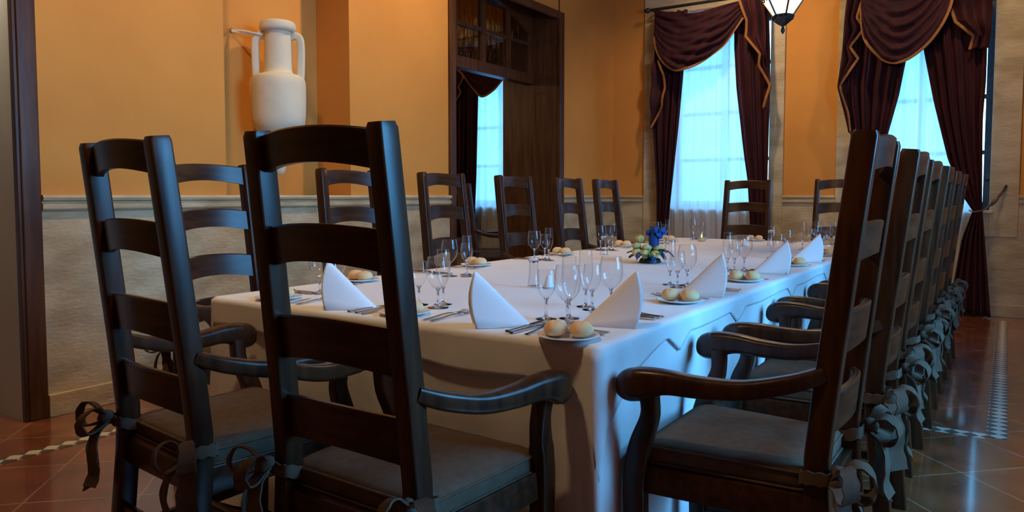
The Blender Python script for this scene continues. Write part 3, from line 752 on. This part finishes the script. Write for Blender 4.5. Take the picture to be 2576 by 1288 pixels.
# ------------------------------------------------------------------ chair
def back_y(z):
    return lerp_list([(0, -.265), (.44, -.222), (.53, -.222), (.70, -.238), (.94, -.265), (1.26, -.302)], z)
def back_x(z):
    return lerp_list([(0, .195), (.45, .20), (1.26, .185)], z)
def make_chair(name='armchair', ties=True):
    t = empty(name)
    for s in (-1, 1):
        bm = bmesh.new(); zs = [0, .2, .40, .47, .53, .60, .70, .82, .94, 1.1, 1.2, 1.25, 1.262]
        sweep(bm, [(s * back_x(z), back_y(z), z) for z in zs], [(.017 if z == 0 else .021 if z < 1.255 else .018, .024 if z == 0 else .027 if z < 1.255 else .023) for z in zs], upv=(0, 1, 0), r=.006)
        obj('back_post', bm, WOOD, t, angle=50)
    for z0, z1 in ((1.17, 1.25), (.965, 1.052), (.752, .852), (.565, .665)):
        zc = (z0 + z1) / 2; xh = back_x(zc) - .012; rings = []
        N = 14
        for k in range(N + 1):
            u = -1 + 2 * k / N; c = 1 - u * u
            yb = back_y(zc) - .030 * c + .004
            ar = .012 * c
            a0, a1 = z0 + ar * 1.6, z1 + ar
            ty = (back_y(z1) - back_y(z0))
            rings.append([(u * xh, yb - .0095 - ty * .5 * -1 * -1 * .0 + (back_y(a0) - back_y(zc)), a0), (u * xh, yb + .0095 + (back_y(a0) - back_y(zc)), a0),
                          (u * xh, yb + .0095 + (back_y(a1) - back_y(zc)), a1 - .004), (u * xh, yb + .005 + (back_y(a1) - back_y(zc)), a1), (u * xh, yb - .005 + (back_y(a1) - back_y(zc)), a1), (u * xh, yb - .0095 + (back_y(a1) - back_y(zc)), a1 - .004)])
        bm = bmesh.new(); ring_loft(bm, rings); obj('slat', bm, WOODH, t, angle=40)
    # front legs continuing as curved arm supports
    for s in (-1, 1):
        bm = bmesh.new()
        P = cr([(s * .232, .205, 0), (s * .232, .205, .25), (s * .236, .205, .40), (s * .243, .187, .50), (s * .258, .158, .58), (s * .268, .160, .648)], 5)
        n = len(P)
        S = []
        for p in P:
            z = p[2]; w = lerp_list([(0, .020), (.25, .027), (.44, .029), (.52, .026), (.60, .020), (.66, .023)], z); S.append((.020 if z > .5 else .023, w))
        sweep(bm, P, S, upv=(0, 1, 0), r=.007)
        obj('front_leg', bm, WOOD, t, angle=50)
        bm = bmesh.new()
        PW = cr([(s * .205, -.232, .722, .016, .017), (s * .228, -.17, .697, .019, .020), (s * .250, -.07, .672, .022, .022), (s * .268, .03, .668, .025, .025), (s * .279, .10, .672, .028, .028),
                 (s * .284, .145, .668, .031, .034), (s * .286, .175, .660, .032, .040), (s * .286, .200, .654, .030, .040), (s * .286, .218, .651, .026, .034), (s * .286, .230, .650, .019, .024), (s * .286, .236, .650, .009, .012)], 4)
        P = [q[:3] for q in PW]; S = [(q[3], q[4]) for q in PW]
        R_ = []
        for i, p in enumerate(P):
            a_ = Vector(P[max(i - 2, 0)]); b_ = Vector(P[min(i + 2, len(P) - 1)]); tt = (b_ - a_).normalized()
            ss = tt.cross(Vector((0, 0, 1))).normalized(); uu = ss.cross(tt)
            hx_, hy_ = S[i]; rr_ = min(hx_, hy_) * (.55 if i < len(P) * .6 else .8)
            R_.append([Vector(p) + ss * q0 + uu * q1 for q0, q1 in rrect(hx_, hy_, rr_, 4)])
        ring_loft(bm, R_)
        obj('arm', bm, WOOD, t, angle=60)
    # seat frame
    bm = bmesh.new()
    def frame_rail(a, b_, hw, hh, z): sweep(bm, [(a[0], a[1], z), (b_[0], b_[1], z)], (hw, hh), r=.004, seg=2)
    frame_rail((-.215, .205), (.215, .205), .014, .036, .405); frame_rail((-.185, -.222), (.185, -.222), .013, .036, .405)
    for s in (-1, 1): frame_rail((s * .200, -.205), (s * .228, .19), .014, .036, .405)
    obj('seat_frame', bm, WOODH, t, angle=40)
    bm = bmesh.new(); 
    ring_loft(bm, [[(-.19, -.215, z), (.19, -.215, z), (.222, .2, z), (-.222, .2, z)] for z in (.425, .437)]); obj('seat_board', bm, WOOD, t, smooth=False)
    for s in (-1, 1):
        bm = bmesh.new(); sweep(bm, [(s * .197, -.24, .17), (s * .230, .19, .17)], (.011, .016), r=.004, seg=2); obj('stretcher', bm, WOODH, t, angle=40)
    for y_, z_ in ((.0, .17), (-.245, .24)):
        bm = bmesh.new(); w_ = .20 if y_ > -.1 else .18; sweep(bm, [(-w_, y_, z_), (w_, y_, z_)], (.011, .016), r=.004, seg=2); obj('stretcher', bm, WOODH, t, angle=40)
    # cushion
    bm = bmesh.new(); rings = []
    def trap(k, dz):   # rounded trapezoid scaled
        pts = []
        for px, py in rrect(.5, .5, .09, 5):
            y_ = -.005 + py * .41 * k; x_ = px * (2 * (.203 + .052 * (py + .5) * .5)) * k
            pts.append((x_, y_, dz + .004 * math.sin(px * 9) * (k > .9)))
        return pts
    for k, z in ((.90, .438), (.985, .442), (1.0, .456), (1.0, .478), (.99, .487), (.95, .494), (.80, .500), (.5, .504), (.2, .505)): rings.append(trap(k, z))
    ring_loft(bm, rings); cu = obj('seat_cushion', bm, CUSH, t, angle=60)
    bm = bmesh.new()
    for k, z in ((1.006, .483), (1.004, .444)): 
        P = trap(k, z); tube(bm, P + [P[0], P[1]], .0035, 6, cap=False)
    obj('piping', bm, CUSH, cu)
    if ties:
        for s in (-1, 1):
            bm = bmesh.new(); x0, y0, z0 = s * .222, -.252, .50
            def flat(P, w, w0, w1, t=.0022, m=6):
                Q = [Vector(q) for q in cr(P, m)]; n_ = len(Q); wv = Vector(w).normalized(); R = []
                for i in range(n_):
                    tt = (Q[min(i + 1, n_ - 1)] - Q[max(i - 1, 0)]).normalized(); nn = tt.cross(wv).normalized()
                    ww = wv * (w0 + (w1 - w0) * i / (n_ - 1) + .002 * math.sin(i * 1.3))
                    R.append([Q[i] - ww - nn * t, Q[i] + ww - nn * t, Q[i] + ww + nn * t, Q[i] - ww + nn * t])
                ring_loft(bm, R)
            up_ = (0, 0, 1)
            # strap round the post
            flat([(x0 - s * .055, y0 + .10, .462), (x0 - s * .053, y0 + .06, .470), (x0 - s * .052, y0 + .008, .487), (x0 - s * .035, y0 - .004, .490), (x0 + s * .0, y0 - .008, .495)], up_, .016, .014)
            flat([(x0 - s * .05, y0 + .065, .474), (x0 + s * .002, y0 + .062, .486), (x0 + s * .010, y0 + .04, .49), (x0 + s * .010, y0 + .005, .492), (x0 + s * .0, y0 - .010, .495)], up_, .016, .014)
            # knot
            tube(bm, cr([(x0 - s * .016, y0 - .006, .510), (x0 - s * .004, y0 - .022, .507), (x0 + s * .012, y0 - .020, .492), (x0 + s * .016, y0 - .006, .480)], 3), [.008, .013, .016, .017, .018, .018, .016, .014, .012, .008], 8)
            tg = (.66, s * .75, .25)
            flat([(x0 + s * .005, y0 - .015, .497), (x0 + s * .035, y0 - .035, .535), (x0 + s * .068, y0 - .05, .535), (x0 + s * .082, y0 - .058, .50), (x0 + s * .062, y0 - .05, .472), (x0 + s * .012, y0 - .02, .490)], tg, .014, .022)
            flat([(x0, y0 - .015, .497), (x0 - s * .012, y0 - .05, .532), (x0 - s * .012, y0 - .082, .522), (x0 - s * .006, y0 - .092, .49), (x0, y0 - .07, .462), (x0 + s * .005, y0 - .02, .488)], (.9, -s * .2, .3), .014, .022)
            flat([(x0 + s * .012, y0 - .016, .490), (x0 + s * .038, y0 - .032, .462), (x0 + s * .046, y0 - .045, .41), (x0 + s * .040, y0 - .040, .35), (x0 + s * .052, y0 - .052, .295)], (.66, s * .75, .1), .014, .030)
            flat([(x0 + s * .0, y0 - .022, .488), (x0 - s * .008, y0 - .055, .455), (x0 - s * .022, y0 - .066, .40), (x0 - s * .014, y0 - .062, .355), (x0 - s * .022, y0 - .078, .325)], (.95, -s * .15, .1), .014, .030)
            tie = obj('cushion_tie', bm, CUSH, t, angle=60)
    return t
rows = []
CH = make_chair()
used = [False]
def chair(x, y, rz, label, group):
    c = CH if not used[0] else copy_tree(CH); used[0] = True
    c.location = (x, y, 0); c.rotation_euler = (0, 0, math.radians(rz)); tag(c, label, 'armchair', group); return c
AC = 'dark walnut ladder-back armchair with grey seat cushion'
chair(-1.180, 1.335, 0, 'dark ladder-back armchair with its back to the camera, nearest of all', 'near end armchairs')
chair(-1.832, 1.30, -5, 'dark ladder-back armchair at near end beside the stone wainscot wall', 'near end armchairs')
ords = ['nearest', 'second nearest', 'third nearest', 'fourth nearest', 'fifth nearest', 'farthest']
RY = [1.94, 2.725, 3.48, 4.22, 4.98, 5.70]
for i, y in enumerate(RY): chair(-.560 + (0, .008, -.004, .004, 0, .006)[i], y, 90 + (0, .6, -.8, .5, -.4, 0)[i], 'dark ladder-back armchair, %s of the right-hand row' % ords[i], 'right-hand armchairs')
LY = [(-2.625, 1.95), (-2.66, 2.81), (-2.615, 3.55), (-2.615, 4.35), (-2.61, 5.11), (-2.615, 5.79)]
for i, (x, y) in enumerate(LY): chair(x + .0, y, -90, 'dark ladder-back armchair, %s of the row by the orange wall' % ords[i], 'left-hand armchairs')
chair(-1.945, 6.40, 180, 'dark ladder-back armchair at far end before the sheer curtain', 'far end armchairs')
chair(-1.17, 6.42, 180, 'dark ladder-back armchair at far end before the orange wall strip', 'far end armchairs')
chair(-4.98, 7.02, -50, 'dark ladder-back armchair in the next room, seen through the doorway', 'next room armchairs')

# ------------------------------------------------------------------ tableware prototypes
def wineglass(name, prof_bowl, stem_h, foot_r, label_cat):
    t = empty(name)
    bm = bmesh.new(); lathe(bm, [(foot_r, .0006), (foot_r, .0022), (foot_r * .6, .004), (.008, .008), (.0045, .014), (.0036, stem_h * .5), (.0042, stem_h * .85), (.0085, stem_h + .002), (.004, stem_h + .006)], 24)
    obj('stem', bm, SGLASS, t, angle=60)
    bm = bmesh.new(); outer = [(r, z) for r, z in cr(prof_bowl, 5)]
    lathe(bm, outer, 32, cap=False); rt, zt_ = outer[-1]
    tube(bm, [(rt * math.cos(2 * PI * k / 32), rt * math.sin(2 * PI * k / 32), zt_) for k in range(34)], .0007, 5, cap=False)
    obj('bowl', bm, GLASS, t, angle=180)
    return t
S_ = .062
GOBLET = wineglass('water_goblet', [(.004, S_), (.018, S_ + .008), (.034, S_ + .032), (.038, S_ + .055), (.036, S_ + .08), (.032, S_ + .104)], S_, .035, 'glass')
WINE = wineglass('wine_glass', [(.004, .062), (.014, .069), (.026, .090), (.029, .108), (.027, .128), (.025, .146)], .062, .031, 'glass')
FLUTE = wineglass('champagne_flute', [(.004, .058), (.012, .070), (.021, .095), (.0235, .12), (.022, .15), (.020, .184)], .058, .030, 'glass')
def mk_plate():
    bm = bmesh.new(); lathe(bm, [(.001, .001), (.045, .001), (.05, .003), (.078, .010), (.080, .012), (.078, .0135), (.052, .007), (.045, .005), (.001, .005)], 40, cap=False)
    return obj('side_plate', bm, PORCELAIN)
PLATE = mk_plate()
def mk_roll():
    bm = bmesh.new(); bmesh.ops.create_icosphere(bm, subdivisions=4, radius=1)
    for v in bm.verts:
        x, y, z = v.co
        n_ = 1 + .04 * math.sin(3 * x + 1) + .03 * math.sin(4 * y)
        zz = z * .024 * (1.0 if z > 0 else .78)
        g = 1 - .10 * math.exp(-(y * 6) ** 2) * max(0, z)
        v.co = (x * .037 * n_, y * .030 * n_, zz * g + .0185)
    return obj('bread_roll', bm, BREAD, angle=180)
ROLL = mk_roll()
def mk_napkin():
    """standing folded triangle: upright rolled front edge, ridge sloping down to a tail"""
    bm = bmesh.new(); N, M_ = 24, 14
    H_, Lt = .150, .155
    def fn(u, v):
        # u along tail (0 front .. 1 tail), v from left foot over the ridge to the right foot
        a = (v - .5) * 2
        ridge = H_ * (1 - u) * (1 + .10 * math.sin(PI * u)) * (1 - .25 * max(0, .12 - u) / .12 * .0) + .004
        wid = (.040 * (1 - u) ** .55 + .006) * (1 + .25 * u)
        z = ridge * (1 - abs(a) ** 1.5)
        x = u * Lt + .035 * (1 - z / H_) * (0) - .014 * (1 - u) * math.sin(PI * min(1, z / H_)) 
        y = math.copysign(abs(a) ** .8, a) * wid * (1 - .35 * (z / H_))
        return (x, y, z + .001)
    grid(bm, fn, N, M_)
    o = obj('folded_napkin', bm, NAPKIN, angle=180); solid(o, .0028, 0); return o
NAP = mk_napkin()
def mk_cut(kind):
    bm = bmesh.new()
    def bar(P, S): sweep(bm, cr(P, 5), [(lerp_list([(i, s[0]) for i, s in enumerate(S)], k / 5), lerp_list([(i, s[1]) for i, s in enumerate(S)], k / 5)) for k in range((len(P) - 1) * 5 + 1)], r=.0008, seg=2)
    if kind == 'table_fork':
        bar([(0, -.095, .003), (0, -.05, .004), (0, .0, .008), (0, .035, .007), (0, .05, .005)], [(.0055, .0015), (.0045, .0018), (.0028, .0018), (.006, .0012), (.0105, .001)])
        for q in (-.009, -.003, .003, .009): bar([(q, .048, .005), (q, .07, .004), (q * .95, .10, .010)], [(.0015, .0011), (.0015, .001), (.0009, .0008)])
    elif kind == 'table_knife':
        bar([(0, -.11, .0045), (0, -.06, .005), (0, -.012, .0045), (0, .0, .004), (0, .02, .004), (0, .08, .004), (.002, .11, .003)], [(.006, .003), (.0065, .0035), (.0055, .003), (.004, .0016), (.0085, .001), (.0095, .0009), (.004, .0008)])
    else:
        bar([(0, -.095, .003), (0, -.05, .004), (0, .01, .009), (0, .03, .007)], [(.0055, .0015), (.0045, .0018), (.0028, .0018), (.004, .0014)])
        def fn(u, v):
            a = 2 * PI * v; r = u; return (.0185 * r * math.cos(a), .058 + .029 * r * math.sin(a), .002 + .008 * r * r)
        grid(bm, fn, 6, 20); 
        def fn2(u, v):
            a = 2 * PI * v; r = u; return (.0185 * r * math.cos(a), .058 + .029 * r * math.sin(a), .0008 + .008 * r * r)
        grid(bm, fn2, 6, 20)
    bmesh.ops.remove_doubles(bm, verts=bm.verts[:], dist=.00005)
    return obj(kind, bm, STEEL, angle=50)
FORK, KNIFE, SPOON = mk_cut('table_fork'), mk_cut('table_knife'), mk_cut('table_spoon')
def mk_butter():
    bm = bmesh.new(); box(bm, -.018, .018, -.011, .011, 0, .009); return obj('butter_packet', bm, FOIL, bevel=.002)
BUTTER = mk_butter()
first = {}
def put(proto, x, y, z, rz, label, cat, group):
    if proto.name not in first: first[proto.name] = 1; c = proto
    else: c = copy_tree(proto)
    c.location = (x, y, z); c.rotation_euler = (0, 0, rz); tag(c, label, cat, group); return c
def place(px, py, ang, desc, nap=True, gl=(.19, .22), glz=0, napx=(0, .10), roll_ang=0, pl=-.245, rolls=2, seed=0, napang=None, tight=1):
    """place setting: local +y towards the table middle, +x to the sitter's right; (px,py) on the table edge"""
    rnd = random.Random(seed); ca, sa = math.cos(ang), math.sin(ang)
    T_ = lambda a, b_: (px + a * ca - b_ * sa, py + a * sa + b_ * ca)
    x, y = T_(pl, .10); put(PLATE, x, y, SURF, ang, 'white side plate by %s' % desc, 'plate', 'side plates')
    ra = ang + roll_ang
    for k, s in enumerate((-1, 1)[:rolls]):
        rx, ry = x + s * .033 * math.cos(ra), y + s * .033 * math.sin(ra)
        put(ROLL, rx, ry, SURF + .0055, ra + PI / 2 + rnd.uniform(-.2, .2), '%s bread roll by %s' % (('left', 'right')[k], desc), 'bread roll', 'bread rolls')
    bx_, by_ = x - math.sin(ra) * .045, y + math.cos(ra) * .045
    put(BUTTER, bx_, by_, SURF + .0095, ra + .2, 'foil butter packet by %s' % desc, 'butter', 'butter packets')
    for k, a in enumerate((-.145 * tight, -.115 * tight)):
        x, y = T_(a, .135 + rnd.uniform(-.01, .01)); put(FORK, x, y, SURF + .0005, ang + rnd.uniform(-.08, .08), '%s steel fork by %s' % (('outer', 'inner')[k], desc), 'fork', 'forks')
    for k, a in enumerate((.155 * tight, .185 * tight)):
        x, y = T_(a, .135 + rnd.uniform(-.01, .01)); put(KNIFE, x, y, SURF, ang + rnd.uniform(-.06, .06), '%s steel knife by %s' % (('inner', 'outer')[k], desc), 'knife', 'knives')
    x, y = T_(.215 * tight, .12); put(SPOON, x, y, SURF, ang + rnd.uniform(-.1, .1), 'steel soup spoon by %s' % desc, 'spoon', 'spoons')
    if nap:
        x, y = T_(*napx); put(NAP, x, y, SURF, ang + (napang if napang is not None else .3), 'white napkin folded to a standing point by %s' % desc, 'napkin', 'folded napkins')
    gx, gy = gl
    for pr, (a, b_), nm, ct in ((WINE, (gx - .045, gy - .005), 'small wine glass', 'glass'), (FLUTE, (gx + .012, gy + .045), 'tall champagne flute', 'glass'), (GOBLET, (gx + .038, gy - .025), 'round water goblet', 'glass')):
        x, y = T_(a + rnd.uniform(-.006, .006), b_ + rnd.uniform(-.006, .006)); put(pr, x, y, SURF, 0, '%s by %s' % (nm, desc), ct, 'stemmed glasses')
place(-1.25, 1.57, 0, 'the near end armchair nearest the camera', gl=(.18, .27), napx=(.03, .055), napang=.75, pl=-.27, seed=1)
place(-1.84, 1.57, 0, 'the near end armchair beside the wainscot', gl=(.275, .28), napx=(.03, .055), napang=.6, pl=-.27, seed=2)
RP = [(1.85, .26, .03), (2.62, .20, 0), (3.36, .19, .2), (4.20, .2, .08), (4.98, .2, .05), (5.72, .12, .02)]
for i, (y, g, nx_) in enumerate(RP):
    place(-.815, y, PI / 2, 'the %s right-hand armchair' % ords[i], nap=i < 4, gl=(g, .27), napx=(nx_, .03), napang=1.95, pl=-.235, roll_ang=-PI / 2 + .1 if i > 0 else -PI / 2 + .35, seed=10 + i)
LP = [(1.98, .02, .30), (2.74, .14, .34), (3.70, .15, .19), (4.58, .14, .14), (5.05, .0, .16), (5.62, .05, .2)]
LP = [(1.98, .08, .28), (2.80, .17, .32), (3.68, .15, .20), (4.55, .13, .16), (5.38, .10, .20)]
for i, (x_, gx, gy) in enumerate(LP):
    place(-2.37, x_, -PI / 2, 'the %s armchair of the orange wall row' % ['nearest', 'second nearest', 'third nearest', 'fourth nearest', 'farthest'][i], nap=False, gl=(gx, gy), pl=-.24, roll_ang=PI / 2 - .2, seed=30 + i, tight=.85)
place(-1.93, 6.12, PI, 'the far end armchair before the sheer curtain', nap=False, gl=(.2, .2), seed=51)
place(-1.21, 6.12, PI, 'the far end armchair before the orange wall', nap=False, gl=(-.04, .2), seed=52)

# ------------------------------------------------------------------ cruets and centrepieces
def cruet(x, y, which):
    t = empty('glass_bud_vase', (x, y, SURF)); tag(t, 'tall flared clear glass cruet in the middle of the table, %s' % which, 'cruet', 'glass cruets')
    bm = bmesh.new(); lathe(bm, [(.027, .001), (.027, .004), (.022, .03), (.0185, .075), (.0175, .10), (.0175, .118), (.0163, .118), (.0163, .10), (.017, .075), (.0205, .03), (.024, .008), (.001, .008)], 28, cap=False); obj('body', bm, GLASS, t, angle=60)
    bm = bmesh.new(); lathe(bm, [(.0180, .100), (.0190, .104), (.0190, .118), (.0180, .119)], 24, cap=False); obj('rim', bm, SGLASS, t, angle=60)
def shaker(x, y, which):
    t = empty('salt_shaker', (x, y, SURF)); tag(t, 'white cone-shaped salt shaker, %s' % which, 'salt shaker', 'salt shakers')
    bm = bmesh.new(); lathe(bm, cr([(.024, 0), (.022, .006), (.0145, .03), (.0095, .046), (.004, .053), (.0005, .054)], 4), 28, cap=False); obj('body', bm, SALT, t, angle=60)
    bm = bmesh.new(); lathe(bm, [(.0252, .0), (.0252, .004), (.022, .0065)], 28); obj('foot', bm, SGLASS, t, angle=60)
cruet(-1.545, 2.45, 'nearest the camera'); shaker(-1.485, 2.465, 'beside the nearest glass cruet')
cruet(-2.03, 4.02, 'before the fourth orange-wall armchair'); cruet(-1.40, 5.40, 'nearest the far end'); shaker(-1.57, 5.35, 'toward the far end of the table')
# tea light
t = empty('tealight_holder', (-2.02, 5.72, SURF)); tag(t, 'small glass tealight holder with orange candle near the far end', 'candle holder')
bm = bmesh.new(); lathe(bm, [(.030, .0), (.034, .06), (.0325, .06), (.0285, .003), (.001, .003)], 24, cap=False); obj('glass_cup', bm, GLASS, t, angle=60)
bm = bmesh.new(); lathe(bm, [(.024, .004), (.024, .03), (.001, .031)], 20); obj('candle', bm, YELLOW, t)
bm = bmesh.new(); lathe(bm, [(.001, .031), (.006, .038), (.004, .05), (.0005, .062)], 10); obj('flame', bm, FLAME, t)
# flower arrangement
fa = empty('flower_centrepiece', (-1.60, 3.72, SURF)); tag(fa, 'low centrepiece of yellow roses, green leaves and royal blue bow', 'flower arrangement')
rnd = random.Random(4)
bm = bmesh.new(); lathe(bm, [(.05, 0), (.06, .004), (.055, .02), (.04, .03), (.001, .032)], 20); obj('dish', bm, IRON, fa)
for k in range(26):
    a = k * 2.4 + rnd.uniform(-.3, .3); L_ = rnd.uniform(.07, .115); zt = rnd.uniform(.004, .06); w_ = rnd.uniform(.016, .024)
    bm = bmesh.new(); d = Vector((math.cos(a), math.sin(a), 0)); s_ = Vector((-math.sin(a), math.cos(a), 0))
    def fn(u, v):
        c = d * (.02 + L_ * v) + Vector((0, 0, .035 + (zt - .035) * v + .025 * math.sin(PI * v))) 
        ww = w_ * math.sin(PI * min(1, v * .97 + .03)) ** .7 * (u - .5) * 2
        p = c + s_ * ww + Vector((0, 0, .006 * abs(u - .5) * 2 + .004 * math.sin(9 * v + k))); p.z = max(p.z, .003); return tuple(p)
    grid(bm, fn, 4, 8); o = obj('leaf', bm, LEAF if k % 3 else BLUE, fa, angle=180); solid(o, .0012, 0)
def rose(x, y, z, r, m=YELLOW):
    bm = bmesh.new()
    for ly, (rr_, hh) in enumerate(((.35, .95), (.6, .9), (.85, .7), (1.0, .45))):
        for k in range(3 + ly):
            a0 = 2 * PI * k / (3 + ly) + ly * .7
            def fn(u, v):
                a = a0 + (u - .5) * 2.6 * PI / (3 + ly) * 1.3
                rad = r * rr_ * (.35 + .75 * math.sin(v * 1.5)); return (x + rad * math.cos(a), y + rad * math.sin(a), z + r * (-.8 + (hh + .8) * v * (1 - .12 * abs(u - .5) * 2)))
            grid(bm, fn, 6, 5)
    o = obj('rose', bm, m, fa, angle=180); solid(o, .0012, 0)
for p in ((-.055, -.05, .055, .026), (.0, -.065, .05, .026), (-.08, .0, .085, .024), (-.075, .035, .125, .026), (.05, -.05, .05, .024), (.03, .04, .07, .025), (-.02, .0, .075, .026)): rose(*p)
bm = bmesh.new(); lathe(bm, [(.022, .03), (.026, .08), (.03, .12), (.028, .15), (.001, .152)], 20, c=(.0, .05, 0)); obj('vase', bm, BLUE, fa)
bm = bmesh.new(); bmesh.ops.create_icosphere(bm, subdivisions=4, radius=1)
for v in bm.verts:
    x, y, z = v.co
    n_ = 1 + .16 * math.sin(7 * x + 3 * z) + .13 * math.sin(9 * y + 5 * z + 1) + .10 * math.sin(13 * x - 6 * y)
    v.co = (x * .048 * n_ + .012, y * .036 * n_ + .05, z * .024 * n_ + .165 + .012 * math.sin(20 * x * .5))
obj('gathered_ribbon', bm, BLUE, fa, angle=180)
print('objects', len(bpy.data.objects))
